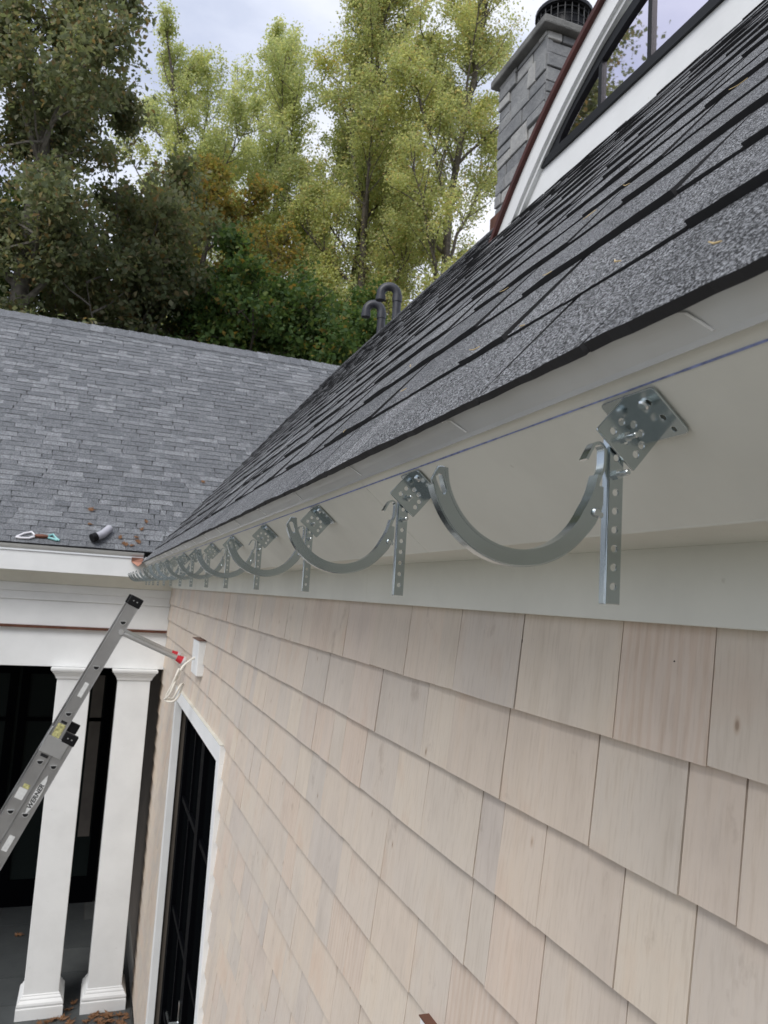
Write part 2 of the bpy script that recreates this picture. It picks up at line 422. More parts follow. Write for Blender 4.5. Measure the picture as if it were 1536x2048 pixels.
# wall: backing plus courses of cedar shingles around door and window
DOOR = (3.33, 5.28, -.652); WIN = (-.75, 1.165, -.640)
w = B(); w.mi = 2
def wallseg(y0, y1, z0, z1): w.box(XW+.002, XW+.14, y0, y1, z0, z1)
wallseg(Y0, 6.75, -.60, .06); wallseg(1.10, 3.38, GZ, -.60); wallseg(5.24, 6.75, GZ, -.60); wallseg(Y0, 1.10, GZ, -1.9); wallseg(Y0, -.72, -1.9, -.6)
rng = random.Random(11)
zb = -.134; k = 0
while zb > GZ:
    zt = zb + (.15 if k == 0 else .136); y = Y0 - rng.uniform(0, .2)
    while y < 6.75:
        wd = rng.choice([.07, .085, .10, .115, .13, .15, .17, .2, .22]) * rng.uniform(.9, 1.1); y1 = min(y+wd, 6.75)
        gap = rng.choice([.0003, .0006, .0012, .0022, .0032]) * .5
        a, c = y+gap, y1-gap; zz = zb
        for (d0, d1, dz) in (DOOR, WIN):
            if zb < dz:
                if a >= d0 and c <= d1: zz = max(zz, dz) if zt > dz+.01 else 99
                elif a < d0 < c: c = d0-.001
                elif a < d1 < c: a = d1+.001
                elif zt > dz+.01 and a < d1 and c > d0: zz = max(zz, dz)
        if zz < zt and c-a > .004:
            j = rng.uniform(-.0008, .0008); tl = rng.uniform(-.0010, .0010); xo = .5435 + rng.uniform(-.0012, .0012)
            n = max(1, int((c-a)/.05)); w.mi = 0
            n0 = len(w.v)
            zq = zt
            for i in range(n+1):
                yy = a+(c-a)*i/n; jj = zz+j+tl*i/n+rng.uniform(-.0006, .0006); xx = xo+rng.uniform(-.0004, .0004)
                w.v += [(XW+.001, yy, jj), (xx, yy, jj), (XW-.0035, yy, zq), (XW+.001, yy, zq)]
            for i in range(n):
                i0, i1 = n0+4*i, n0+4*i+4
                w.face(i0, i1, i1+1, i0+1); w.face(i0+1, i1+1, i1+2, i0+2); w.face(i0+2, i1+2, i1+3, i0+3)
            e = n0+4*n
            w.face(n0, n0+1, n0+2, n0+3); w.face(e, e+3, e+2, e+1)
        y = y1
    zb -= .1262; k += 1
# nail heads and knots
w.mi = 1
def dot(y, z, ry, rz, x=.5510):
    n0 = len(w.v)
    pts = [(x, y+ry*math.cos(i*.7854), z+rz*math.sin(i*.7854)) for i in range(8)]
    w.add(pts+[(p[0]+.008, p[1], p[2]) for p in pts], [tuple(range(8))]+[(i, (i+1) % 8, 8+(i+1) % 8, 8+i) for i in range(8)])
for (yy, zz) in [(.92, -.041), (.951, -.043), (.789, -.043), (.761, -.043), (.647, -.044), (1.137, -.045), (1.10, -.044), (1.30, -.046), (1.33, -.046), (1.52, -.045), (1.55, -.045), (1.78, -.046), (1.84, -.046), (2.1, -.045), (2.4, -.045)]:
    dot(yy, zz, .0016, .0028, .5517)
dot(.687, -.107, .0010, .0045, .549); dot(3.285, -1.98, .006, .009, .547)
wall = w.build('wall', [M_cedar, M_nail, M_backer], house, fix=True)

# frieze board, soffit, fascia, chalk line, drip edge
fr = B(); fr.prism([(.537, -.0055), (XW+.004, -.0055), (XW+.004, .0725), (.537, .0725)], 'y', Y0, 1.585); fr.prism([(.5374, -.0053), (XW+.004, -.0053), (XW+.004, .0725), (.5374, .0725)], 'y', 1.5862, 6.60); fr.build('frieze_board', M_trim, house, bevel=.0012)
so = B(); so.prism([(.4232, .0715), (.60, .0715), (.60, .082), (.4232, .082)], 'y', Y0, 6.60); so.build('soffit', M_trim, house)
fd = Vector((ST, 0, -CT)); fn = Vector((-CT, 0, -ST))
F0 = Vector((.326, 0, .153))             # where the chalk line runs
def fp(u, n): return F0 + fd*u + fn*n
fa = B(); q = [fp(-.037, 0), fp(.1295, 0), fp(.1295, -.018), fp(-.037, -.018)]
fa.prism([(p.x, p.z) for p in q], 'y', Y0, .998); fa.prism([(p.x+.0003, p.z) for p in q], 'y', .9992, 6.345); fasc = fa.build('fascia_board', M_fascia, house, bevel=.001)
cl = B(); rng = random.Random(2)
y = Y0
while y < 6.0:
    a = .0005 + rng.uniform(0, .0005)
    pa, pb = fp(-a, .0006), fp(a*.8, .0006); pc, pd = fp(a*.8, -.001), fp(-a, -.001)
    cl.prism([(p.x, p.z) for p in (pa, pb, pc, pd)], 'y', y, y+.06); y += .06
cl.build('chalk_line', M_blue, fasc)
# aluminium drip edge in overlapping lengths
prof = [(lambda p: (p.x, p.z))(fp(u, n)) for u, n in ((-.0385, .0022), (-.026, .0024), (-.0165, .0030), (-.0128, .0042), (-.0123, .0034), (-.0155, .0012), (-.026, .0010), (-.0385, .0010))]
dr = B(); cuts = [(Y0, .5035, 0), (.497, 2.93, .0007), (2.92, 5.35, 0), (5.34, 6.33, .0007)]
for y0, y1, o in cuts: dr.prism([(x+o, z+o*.3) for x, z in prof], 'y', y0, y1)
drip = dr.build('drip_edge', M_drip, house)
y = .345; rng = random.Random(9)  # pale strokes laid on the aluminium as painted reflections
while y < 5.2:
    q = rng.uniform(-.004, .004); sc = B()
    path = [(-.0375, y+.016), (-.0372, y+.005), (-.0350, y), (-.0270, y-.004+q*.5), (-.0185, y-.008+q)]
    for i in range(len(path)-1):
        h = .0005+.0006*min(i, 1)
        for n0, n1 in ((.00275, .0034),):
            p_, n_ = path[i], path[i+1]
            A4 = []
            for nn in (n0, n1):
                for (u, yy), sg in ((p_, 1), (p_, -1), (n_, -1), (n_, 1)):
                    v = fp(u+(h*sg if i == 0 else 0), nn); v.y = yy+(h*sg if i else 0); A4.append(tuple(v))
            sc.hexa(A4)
    sc.build('reflection_stroke', M_reflect, drip); y += .316

# roof
roof_root = B()
def rp(x): return E0[1] + TS*(x-E0[0])
roof_root.prism([(E0[0]+.003, rp(E0[0]+.003)-.0008), (RX, RZ-.0008), (4.3, RZ-TS*2.1), (4.3, RZ-TS*2.1-.2), (RX, RZ-.2), (E0[0]+.02, rp(E0[0]+.02)-.012)], 'y', Y0, 6.34)
roof_root.prism([(.75, rp(.75)-.0015), (RX, RZ-.0015), (4.3, RZ-TS*2.1-.0007), (4.3, RZ-TS*2.1-.2), (RX, RZ-.2), (.9, rp(.9)-.2)], 'y', 6.34, 8.45)
roof = roof_root.build('roof', M_asedge, house)
def valley_y(x): return WE[0] + (rp(x)-WE[1])/TP
SLM = (RX-E0[0])/CT
def keep_main(a, s):
    x = E0[0]+s*CT; y = Y0+a
    if y > valley_y(x)+.12: return False
    if x > 1.70 and y < 2.95: return False
    return True
sh = shingles((E0[0], Y0, E0[1]), Vector((0, 1, 0)), Vector((CT, 0, ST)), Vector((-ST, 0, CT)), 8.6-Y0, SLM, .146, random.Random(21), keep_main, (.07, .24), teeth=.0042, base=.0054, col=.022)
sh.build('shingle_courses', [M_asph, M_asedge], roof, fix=False)
# ridge caps
rc = B(); y = 3.0; rng = random.Random(4)
while y < 8.4:
    for sgn in (-1, 1):
        h = rng.uniform(.004, .007)
        rc.hexa([(RX, y, RZ+.006), (RX+sgn*.13, y, RZ+.006-.13*TS), (RX+sgn*.13, y+.19, RZ+.002-.13*TS), (RX, y+.19, RZ+.002),
                 (RX, y, RZ+.012+h), (RX+sgn*.135, y, RZ+.012+h-.13*TS), (RX+sgn*.135, y+.19, RZ+.006-.13*TS), (RX, y+.19, RZ+.006)])
    y += .143
rc.build('ridge_cap', M_asph, roof)

# dormer with arched top
dorm = B()
AC = (1.30, .0715)
def arc(r, n=48, zmin=None):
    """arch points of radius r about AC from the left foot to the right foot, cut at height zmin"""
    a0 = math.asin((zmin-AC[1])/r); return [(AC[0]+r*math.cos(a0+(math.pi-2*a0)*i/n), AC[1]+r*math.sin(a0+(math.pi-2*a0)*i/n)) for i in range(n+1)]
XD = 1.63; ZD = rp(XD)
wl = [(2.767, 1.919), (2.70, 1.985), (2.633, 2.042), (2.56, 2.088), (2.495, 2.122), (2.381, 2.176), (2.274, 2.216), (2.188, 2.243), (2.05, 2.28), (1.85, 2.318), (1.6, 2.345), (1.3, 2.355)]
wpoly = wl + [(2.6-y, z) for y, z in reversed(wl[:-1])]        # opening outline, left foot over the top to right foot
face_out = arc(2.455, 60, ZD-.05)
# face board with window opening: strip between two open outlines, both starting left and ending right, resampled
def resample(p, n):
    d = [0]
    for a, b in zip(p, p[1:]): d.append(d[-1]+math.hypot(b[0]-a[0], b[1]-a[1]))
    o = []; j = 0
    for i in range(n+1):
        t = d[-1]*i/n
        while j < len(p)-2 and d[j+1] < t: j += 1
        f = (t-d[j])/max(d[j+1]-d[j], 1e-9); o.append((p[j][0]+(p[j+1][0]-p[j][0])*f, p[j][1]+(p[j+1][1]-p[j][1])*f))
    return o
def ringface(b, A, C, x0, x1):
    """solid strip between outlines A and C from x0 (front) to x1"""
    n = len(A); k = len(b.v)
    for (p, q) in zip(A, C): b.v += [(x0, p[0], p[1]), (x0, q[0], q[1]), (x1, p[0], p[1]), (x1, q[0], q[1])]
    for i in range(n-1):
        a, c = k+4*i, k+4*i+4
        b.face(a, a+1, c+1, c); b.face(a+2, c+2, c+3, a+3); b.face(a, c, c+2, a+2); b.face(a+1, a+3, c+3, c+1)
    b.face(k, k+2, k+3, k+1); e = k+4*(n-1); b.face(e, e+1, e+3, e+2)
NF = 80
A_ = resample(face_out, NF); C_ = resample(wpoly, NF)
ringface(dorm, A_, C_, XD, XD+.05)
# apron under the window
dorm.prism([(A_[0][0], A_[0][1]), (C_[0][0], C_[0][1]), (C_[-1][0], C_[-1][1]), (A_[-1][0], A_[-1][1])], 'x', XD+.0, XD+.05)
dormer = dorm.build('dormer', M_white, house)
bd = B(); ringface(bd, resample(arc(2.475, 60, ZD-.06), NF), resample(arc(2.385, 60, ZD-.06), NF), XD-.035, XD+.002)
ringface(bd, resample(arc(2.385, 60, ZD-.06), NF), resample(arc(2.365, 60, ZD-.06), NF), XD-.020, XD+.002)
bd.build('arch_moulding', M_white, dormer)
cp = B(); ringface(cp, resample(arc(2.50, 60, ZD-.09), NF), resample(arc(2.476, 60, ZD-.09), NF), XD-.055, 4.2); cp.build('copper_edge', M_copperd, dormer)
wf = B()
inner = [(1.971+(y-1.971)*1, z) for y, z in wl]
def inset(p, d):
    o = []
    for i in range(len(p)):
        a = p[max(i-1, 0)]; c = p[min(i+1, len(p)-1)]; t = Vector((c[0]-a[0], c[1]-a[1])).normalized(); o.append((p[i][0]-abs(t.y)*d*(1 if p[i][0] > AC[0] else -1), p[i][1]-abs(t.x)*d))
    return o
I_ = inset(wpoly, .045); I_[0] = (wpoly[0][0]-.10, wpoly[0][1]+.02); I_[-1] = (wpoly[-1][0]+.10, wpoly[-1][1]+.02)
ringface(wf, resample(wpoly, NF), resample(I_, NF), XD-.006, XD+.04)
wf.prism([(2.79, 1.900), (2.79, 1.925), (2.72, 1.938), (-.12, 1.938), (-.19, 1.925), (-.19, 1.900)], 'x', XD-.012, XD+.04)
for ym, zt in ((2.385, 2.165), (2.095, 2.262), (1.80, 2.32), (1.5, 2.345), (1.2, 2.345), (.9, 2.33), (.6, 2.28)): wf.box(XD-.004, XD+.04, ym-.011, ym+.011, 1.925, zt-.03)
wf.build('window_frame', M_darkmet, dormer)
gl = B(); gl.prism([(y, z) for y, z in resample(wpoly, 40)], 'x', XD+.007, XD+.012); gl.build('window_pane', M_glassD, dormer)

# chimney
CX0, CX1, CY0, CY1, CZ0, CZ1 = 2.6, 3.35, 4.47, 5.17, 1.9, 4.10
ch = B(); ch.mi = 1; ch.box(CX0+.03, CX1-.03, CY0+.03, CY1-.03, CZ0, CZ1); ch.mi = 0
rng = random.Random(17)
def stoneface(side):
    L0, L1 = (CY0, CY1) if side == 'x' else (CX0, CX1)
    z = 2.55
    rows = []
    while z < CZ1-.01:
        h = rng.choice([.10, .13, .17, .22]); h = min(h, CZ1-z)
        a = L0
        while a < L1-.005:
            wd = rng.uniform(.10, .34); a1 = min(a+wd, L1)
            if L1-a1 < .07: a1 = L1
            parts = [(z, z+h)] if h < .16 or rng.random() < .5 else [(z, z+h*.5), (z+h*.5, z+h)]
            for z0, z1 in parts:
                p = rng.uniform(-.008, .012); g = .005
                e = .0
                if side == 'x':
                    ch.hexa([(CX0-p, a+g-e, z0+g), (CX0+.05, a+g, z0+g), (CX0+.05, a1-g, z0+g), (CX0-p+rng.uniform(-.006, .006), a1-g, z0+g),
                             (CX0-p+rng.uniform(-.006, .006), a+g, z1-g), (CX0+.05, a+g, z1-g), (CX0+.05, a1-g, z1-g), (CX0-p, a1-g, z1-g)])
                else:
                    ch.hexa([(a+g, CY0-p-.002, z0+g), (a1-g, CY0-p+rng.uniform(-.006, .006), z0+g), (a1-g, CY0+.05, z0+g), (a+g, CY0+.05, z0+g),
                             (a+g, CY0-p+rng.uniform(-.006, .006), z1-g), (a1-g, CY0-p, z1-g), (a1-g, CY0+.05, z1-g), (a+g, CY0+.05, z1-g)])
            a = a1
        z += h
stoneface('x'); stoneface('y')
chim = ch.build('chimney', [M_stone, M_mortar], house, bevel=.004, seg=1)
cc = B(); cc.box(CX0-.06, CX1+.06, CY0-.06, CY1+.06, CZ1, CZ1+.065); cc.build('cap', M_capst, chim, bevel=.012)
fl = B(); fl.box(CX0-.022, CX1+.022, CY0-.022, CY1+.022, 1.9, 3.00); fl.build('copper_flashing', M_copper, chim)
fp_ = B(); fc = (2.93, 4.80)
fp_.tube([(fc[0], fc[1], CZ1+.05), (fc[0], fc[1], CZ1+.16)], .20, 32); fp_.tube([(fc[0], fc[1], CZ1+.16), (fc[0], fc[1], CZ1+.40)], .155, 32)
for i in range(24):
    a = 2*math.pi*i/24; x, y = fc[0]+.20*math.cos(a), fc[1]+.20*math.sin(a); fp_.tube([(x, y, CZ1+.14), (x, y, CZ1+.42)], .005, 5)
for z in (.20, .26, .32, .38, .42): fp_.tube([(fc[0]+.20*math.cos(2*math.pi*i/32), fc[1]+.20*math.sin(2*math.pi*i/32), CZ1+z) for i in range(33)], .005, 5, False)
fp_.tube([(fc[0], fc[1], CZ1+.42), (fc[0], fc[1], CZ1+.45)], .22, 32)
fp_.build('flue_cage', M_darkmet, chim, smooth=True)

# copper piece where the two eaves meet
cv = B(); cv.add([(.212, 6.325, .212), (.292, 6.30, .212), (.296, 6.29, .180), (.262, 6.29, .145), (.212, 6.325, .178), (.212, 6.350, .214), (.30, 6.350, .214), (.30, 6.350, .18), (.265, 6.350, .145), (.212, 6.350, .178)],
                [(0, 1, 2, 3, 4), (5, 9, 8, 7, 6), (0, 5, 6, 1), (1, 6, 7, 2), (2, 7, 8, 3), (3, 8, 9, 4), (4, 9, 5, 0)])
cv.build('copper_corner', M_copper, house)

# door in the wall
def opening(name, y0, y1, zt, zb, cap_mat, door=True):
    cs = B(); xo = .5295; t = .078
    cs.box(xo, XW+.012, y0, y1, zt-t, zt); cs.box(xo, XW+.012, y0, y0+t, zb, zt-t); cs.box(xo, XW+.012, y1-t, y1, zb, zt-t)
    cas = cs.build(name+'_casing', M_white, house, bevel=.0015)
    cpz = B(); cpz.box(xo-.0015, XW, y0-.002, y1+.002, zt, zt+.002)
    cpz.build('head_flashing', cap_mat, cas)
    return cas
opening('door', 3.31, 5.30, -.634, GZ, M_trim)
df = B(); a, c, zt = 3.40, 5.21, -.724
xf = .60
df.box(xf, xf+.06, a, a+.09, GZ, zt); df.box(xf, xf+.06, c-.09, c, GZ, zt); df.box(xf-.012, xf+.06, a+.09, c-.09, zt-.05, zt); df.box(xf, xf+.06, a+.09, c-.09, GZ, GZ+.25)
df.box(xf, xf+.06, 4.25, 4.36, GZ, zt)
for z in (-1.30, -1.95, -2.55): df.box(xf+.01, xf+.05, a+.09, c-.09, z-.016, z+.016)
for y in (3.88, 4.75): df.box(xf+.012, xf+.05, y-.014, y+.014, GZ+.25, zt)
door = df.build('door', M_blackpaint, house, bevel=.002)
dg_ = B(); dg_.box(xf+.028, xf+.034, a+.05, c-.05, GZ+.2, zt-.02); dg_.build('glass', M_glassK, door)
dh = B(); dh.box(xf-.012, xf, 4.27, 4.31, -2.35, -2.10); dh.tube([(xf-.01, 4.29, -2.2), (xf-.05, 4.29, -2.2), (xf-.055, 4.40, -2.2)], .009, 10); dh.build('handle', M_bolt, door)
# window at the lower edge of the view
opening('window', -.78, 1.172, -.634, -1.90, M_copper)
wn = B(); wn.box(xf, xf+.05, -.70, -.62, -1.84, -.70); wn.box(xf, xf+.05, 1.02, 1.11, -1.84, -.70); wn.box(xf, xf+.05, -.62, 1.02, -.78, -.70); wn.box(xf, xf+.05, -.62, 1.02, -1.84, -1.76); wn.box(xf, xf+.05, .16, .24, -1.76, -.78)
wo = wn.build('window', M_blackpaint, house); gq = B(); gq.box(xf+.02, xf+.026, -.66, 1.06, -1.8, -.74); gq.build('glass', M_glassK, wo)
# dark room behind the openings
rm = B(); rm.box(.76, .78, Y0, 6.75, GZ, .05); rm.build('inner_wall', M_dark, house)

# ------------------------------------------------------------------ porch wing
wing = empty('porch_wing', (-1, 6.6, GZ), 'porch wing with white fascia, square columns and a light grey shingle roof behind the ladder', 'porch')
XL = -4.6
bo = B()
bo.box(XL, .5525, 6.60, 6.80, -.663, -.372)                     # lower beam
bo.box(XL, .5525, 6.585, 6.80, -.352, -.157)
bo.box(XL, .5525, 6.572, 6.80, -.157, -.093)
bo.box(XL, .5525, 6.560, 6.80, -.093, -.030)
bo.build('beam', M_white, wing, bevel=.003)
cs = B(); cs.box(XL, .5525, 6.565, 6.79, -.371, -.353); cs.build('copper_strip', M_copper, wing)
cvm = B(); cvm.prism([(6.40, .062), (6.475, .056), (6.555, -.029), (6.80, -.029), (6.80, .062)], 'x', XL, .5525); cvm.build('bed_moulding', M_trim, wing)
wfb = B(); wfb.box(XL, .43, 6.352, 6.38, .060, .222); wfb.box(XL, .30, 6.38, 6.56, .0625, .080); wfb.build('fascia_board', M_white, wing, bevel=.003)
wd = B(); wd.prism([(6.33, .252), (6.337, .235), (6.348, .218), (6.344, .206), (6.351, .206), (6.3515, .24), (6.36, .252)], 'x', XL, .30); wd.build('drip_edge', M_drip, wing)
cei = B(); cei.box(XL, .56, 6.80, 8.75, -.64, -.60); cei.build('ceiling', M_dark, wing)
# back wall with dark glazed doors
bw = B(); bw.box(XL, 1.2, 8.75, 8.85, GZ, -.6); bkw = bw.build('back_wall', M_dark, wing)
tr = B(); tr.box(.035, .145, 8.70, 8.755, -2.56, -.64); tr.build('trim_board', M_porch, wing)
pd_ = B()
for x0 in (-1.55, -.64):
    pd_.box(x0, x0+.08, 8.69, 8.745, GZ, -.75); pd_.box(x0+.80, x0+.88, 8.69, 8.745, GZ, -.75); pd_.box(x0+.08, x0+.80, 8.69, 8.745, -.95, -.75); pd_.box(x0+.08, x0+.80, 8.69, 8.745, GZ, GZ+.25); pd_.box(x0+.08, x0+.80, 8.70, 8.74, -1.42, -1.38)
pdo = pd_.build('porch_door', M_blackpaint, wing)
pg = B(); pg.box(-1.5, .2, 8.715, 8.722, GZ+.2, -.8); pg.build('glass', M_glassP, pdo)
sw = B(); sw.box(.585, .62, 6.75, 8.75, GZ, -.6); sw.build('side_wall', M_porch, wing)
# columns
def column(cx):
    cyy = 6.55+.1225; h = .1225
    s = B(); s.box(cx-h, cx+h, cyy-h, cyy+h, GZ+.15, -.74); sh_ = s.build('column', M_white, wing, bevel=.003)
    c = B(); z0 = -.76
    prof = [(.1225, -.748), (.132, -.746), (.134, -.738), (.137, -.728), (.150, -.708), (.158, -.700), (.159, -.690), (.168, -.688), (.172, -.676), (.172, -.665)]
    def lathe4(b, prof):
        k = len(b.v)
        for r, z in prof: b.v += [(cx-r, cyy-r, z), (cx+r, cyy-r, z), (cx+r, cyy+r, z), (cx-r, cyy+r, z)]
        for i in range(len(prof)-1):
            for j in range(4): b.face(k+4*i+j, k+4*i+(j+1) % 4, k+4*i+4+(j+1) % 4, k+4*i+4+j)
        b.face(k, k+3, k+2, k+1); e = k+4*(len(prof)-1); b.face(e, e+1, e+2, e+3)
    lathe4(c, prof); c.build('capital', M_white, sh_)
    b = B(); lathe4(b, [(.162, GZ), (.162, GZ+.075), (.160, GZ+.080), (.154, GZ+.082), (.158, GZ+.088), (.160, GZ+.098), (.157, GZ+.112), (.147, GZ+.124), (.141, GZ+.130), (.141, GZ+.137), (.136, GZ+.145), (.130, GZ+.150), (.129, GZ+.158), (.1225, GZ+.162)])
    b.build('base', M_white, sh_)
column(-.115); column(.33); column(-2.4)
# porch roof
wr_ = B(); wr_.prism([(WE[0]+.004, WE[1]-.001), (WRY, WRZ-.002), (10.6, WRZ-TP*2.1), (10.6, WRZ-TP*2.1-.2), (WRY, WRZ-.25), (6.40, .085)], 'x', XL, .31)
wr_.prism([(6.75, WE[1]+TP*.42-.0012), (WRY, WRZ-.0026), (10.6, WRZ-TP*2.1-.0006), (10.6, WRZ-TP*2.1-.2), (WRY, WRZ-.25), (6.9, .3)], 'x', .31, 2.6)
wroof = wr_.build('roof', M_asedge, wing)
cp_, sp_ = math.cos(PW), math.sin(PW)
def keep_wing(a, s):
    x = XL+a; y = WE[0]+s*cp_; z = WE[1]+s*sp_
    return x < E0[0]+(z-E0[1])/TS+.15
shingles((XL, WE[0], WE[1]), Vector((1, 0, 0)), Vector((0, cp_, sp_)), Vector((0, -sp_, cp_)), 2.7-XL, (WRY-WE[0])/cp_, .062, random.Random(33), keep_wing, (.06, .19), teeth=.0024, base=.0034, col=.09).build('shingle_courses', [M_asph2, M_asedge], wroof, fix=False)
rc = B(); x = XL; rng = random.Random(8)
while x < 2.25:
    for sgn in (-1, 1):
        h = rng.uniform(.004, .007)
        rc.hexa([(x, WRY, WRZ+.006), (x, WRY+sgn*.085, WRZ+.006-.085*TP), (x+.19, WRY+sgn*.085, WRZ+.002-.085*TP), (x+.19, WRY, WRZ+.002),
                 (x, WRY, WRZ+.012+h), (x, WRY+sgn*.088, WRZ+.012+h-.085*TP), (x+.19, WRY+sgn*.088, WRZ+.006-.085*TP), (x+.19, WRY, WRZ+.006)])
    x += .125
rc.build('ridge_cap', [M_asph2], wroof)

# ------------------------------------------------------------------ gutter hangers
def XZ(y): return frame((0, y, 0), (1, 0, 0), (0, 0, 1), (0, -1, 0))   # local x,y -> world x,z ; thickness along y
OX, OZ = .327, .151
def loc(x, z): return (x/1000-OX, z/1000-OZ)
hgr = empty('gutter_hanger', (OX, .438, OZ), 'nearest zinc gutter hanger, largest in view, at the right end of the row', 'gutter hanger', 'half round gutter hangers along the eave')
# mounting bracket: plate square to the fascia (with holes) and flange on the fascia
def pl2(u, n): return (fd.x*u+fn.x*n, fd.z*u+fn.z*n)
outl = [pl2(u, n) for u, n in ((0, 0), (.040, 0), (.040, .034), (.039, .035), (.001, .035), (0, .034))]
holes = [circ(*pl2(u, n), .0026, 14) for u, n in ((.010, .026), (.0105, .0165), (.0185, .0105), (.0265, .0108), (.0325, .0165), (.0335, .0245), (.0215, .0235))]
mb = plate('mounting_bracket', [outl]+holes, .0018, M_zinc, XZ(0), hgr)
FM = frame((0, 0, 0), (0, 1, 0), tuple(fd), tuple(fn))          # flange lies on the fascia
FM = Matrix.Translation(fn*.0014) @ FM
fl_o = [rrect(-.030, .027, 0, .041, .004)] + [circ(-.017, .010, .0022), circ(-.019, .024, .0022), circ(-.020, .035, .002), circ(.017, .012, .0035), circ(.018, .03, .0025)]
plate('flange', fl_o, .0018, M_zinc, FM, mb)
# screws in the flange
scw = B()
def disc(b, c, n, r, h, seg=14, dome=.4):
    n = Vector(n).normalized(); a = n.orthogonal().normalized(); bb = n.cross(a); c = Vector(c); k = len(b.v)
    for rr, hh in ((r, 0), (r, h*(1-dome)), (r*.75, h)):
        for i in range(seg): t = 2*math.pi*i/seg; b.v.append(tuple(c+n*hh+(a*math.cos(t)+bb*math.sin(t))*rr))
    for q in range(2):
        for i in range(seg): b.face(k+q*seg+i, k+q*seg+(i+1) % seg, k+(q+1)*seg+(i+1) % seg, k+(q+1)*seg+i)
    b.face(*[k+2*seg+i for i in range(seg)])
def onf(v, u, h): return Vector((0, v, 0)) + fd*u + fn*h
disc(scw, onf(-.013, .010, .0022), fn, .0042, .003); scw.build('screw', M_bolt, hgr, local=True, smooth=True)
scw = B(); disc(scw, onf(.018, .012, .0022), fn, .0042, .003); scw.build('screw', M_bolt, hgr, local=True, smooth=True)
# strap: channel with a row of holes
so_ = [loc(318, 7), loc(329.5, 7), loc(329.5, 118), loc(328.5, 123), loc(319.5, 123), loc(318, 121)]
sh_ = [circ(*loc(323.6, z), .00235, 14) for z in (19, 31.8, 44.6, 57.4, 70.2, 83)] + [circ(*loc(323.6, 107), .0023, 14)]
strap = plate('strap', [so_]+sh_, .0016, M_zinc, XZ(.0032), hgr)
sd2 = B(); x0 = loc(318, 0)[0]; z0 = loc(0, 7)[1]; z1 = loc(0, 121)[1]
sd2.box(x0, x0+.0016, .0040, .0105, z0, z1)
sd2.build('strap_channel', M_zinc, strap, local=True, bevel=.0005)
# bolts
def bolt(x, z, y, ln):
    b = B(); cx, cz = loc(x, z)
    n = 6; k = len(b.v)
    for yy in (y, y-.0035):
        for i in range(6): t = math.pi*i/3+.3; b.v.append((cx+.0037*math.cos(t), yy, cz+.0037*math.sin(t)))
    for i in range(6): b.face(k+i, k+(i+1) % 6, k+6+(i+1) % 6, k+6+i)
    b.face(*[k+6+i for i in range(6)]); b.face(*[k+5-i for i in range(6)])
    b.tube([(cx, y-.003, cz), (cx, y-ln+.0005, cz), (cx, y-ln, cz)], [.0021, .0021, .0015], 12)
    b.build('bolt', M_bolt, hgr, local=True, smooth=True)
bolt(327.3, 121, -.001, .013); bolt(324, 95.5, .0025, .013)
# half round cradle: flat web bent on edge with a flange along its outside, slot in the free end
ac = (251, 92)
def ap(r, a): return loc(ac[0]+r*math.cos(R(a)), ac[1]+r*math.sin(R(a)))
A0, A1 = 187, 336
no = 40
outer = [ap(64.5, A0+8+(319-A0-8)*i/no) for i in range(no+1)]
innr = [ap(54-1.2*max(0, 1-i/8), A0+(A1-2-A0)*i/no) for i in range(no+1)]
web = [loc(187.2, 77), loc(188.2, 74)] + outer + [loc(304, 54.5), loc(309.5, 61.5), loc(313, 68), loc(314.5, 74), loc(314.5, 86), loc(309.8, 87), loc(306.5, 81)] + list(reversed(innr)) + [loc(194, 86.5), loc(191.5, 86)]
slot = []
for a, r in [(191.5, 61.8), (193, 62.0), (200, 60.8), (202, 60.2), (203, 58.8), (202, 57.4), (200, 56.9), (193, 57.2), (191.5, 58.0), (190.8, 59.8)]: slot.append(ap(r, a))
cr_ = plate('cradle_arc', [web, slot], .002, M_zinc, XZ(.004), hgr)
cf = B()
def ribbon(b, pts, th, y0, y1):
    k = len(b.v); n = len(pts)
    for i, p in enumerate(pts):
        a = pts[max(i-1, 0)]; c = pts[min(i+1, n-1)]; t = Vector((c[0]-a[0], c[1]-a[1])).normalized(); nx, nz = -t.y*th/2, t.x*th/2
        b.v += [(p[0]+nx, y0, p[1]+nz), (p[0]-nx, y0, p[1]-nz), (p[0]-nx, y1, p[1]-nz), (p[0]+nx, y1, p[1]+nz)]
    for i in range(n-1):
        for j in range(4): b.face(k+4*i+j, k+4*i+(j+1) % 4, k+4*i+4+(j+1) % 4, k+4*i+4+j)
    b.face(k, k+1, k+2, k+3); e = k+4*(n-1); b.face(e+3, e+2, e+1, e)
ribbon(cf, [ap(64, A0+9+(317-A0-9)*i/44) for i in range(45)]+[loc(304, 55), loc(309, 61.5)], .0016, .0035, .0115)
ribbon(cf, [ap(54.5, A0+1+(A1-A0-3)*i/44) for i in range(45)]+[loc(304.5, 76), loc(307.5, 83), loc(310.5, 94)], .0018, .0028, .0135)
cf.build('cradle_flange', M_zinc, cr_, local=True, smooth=True)
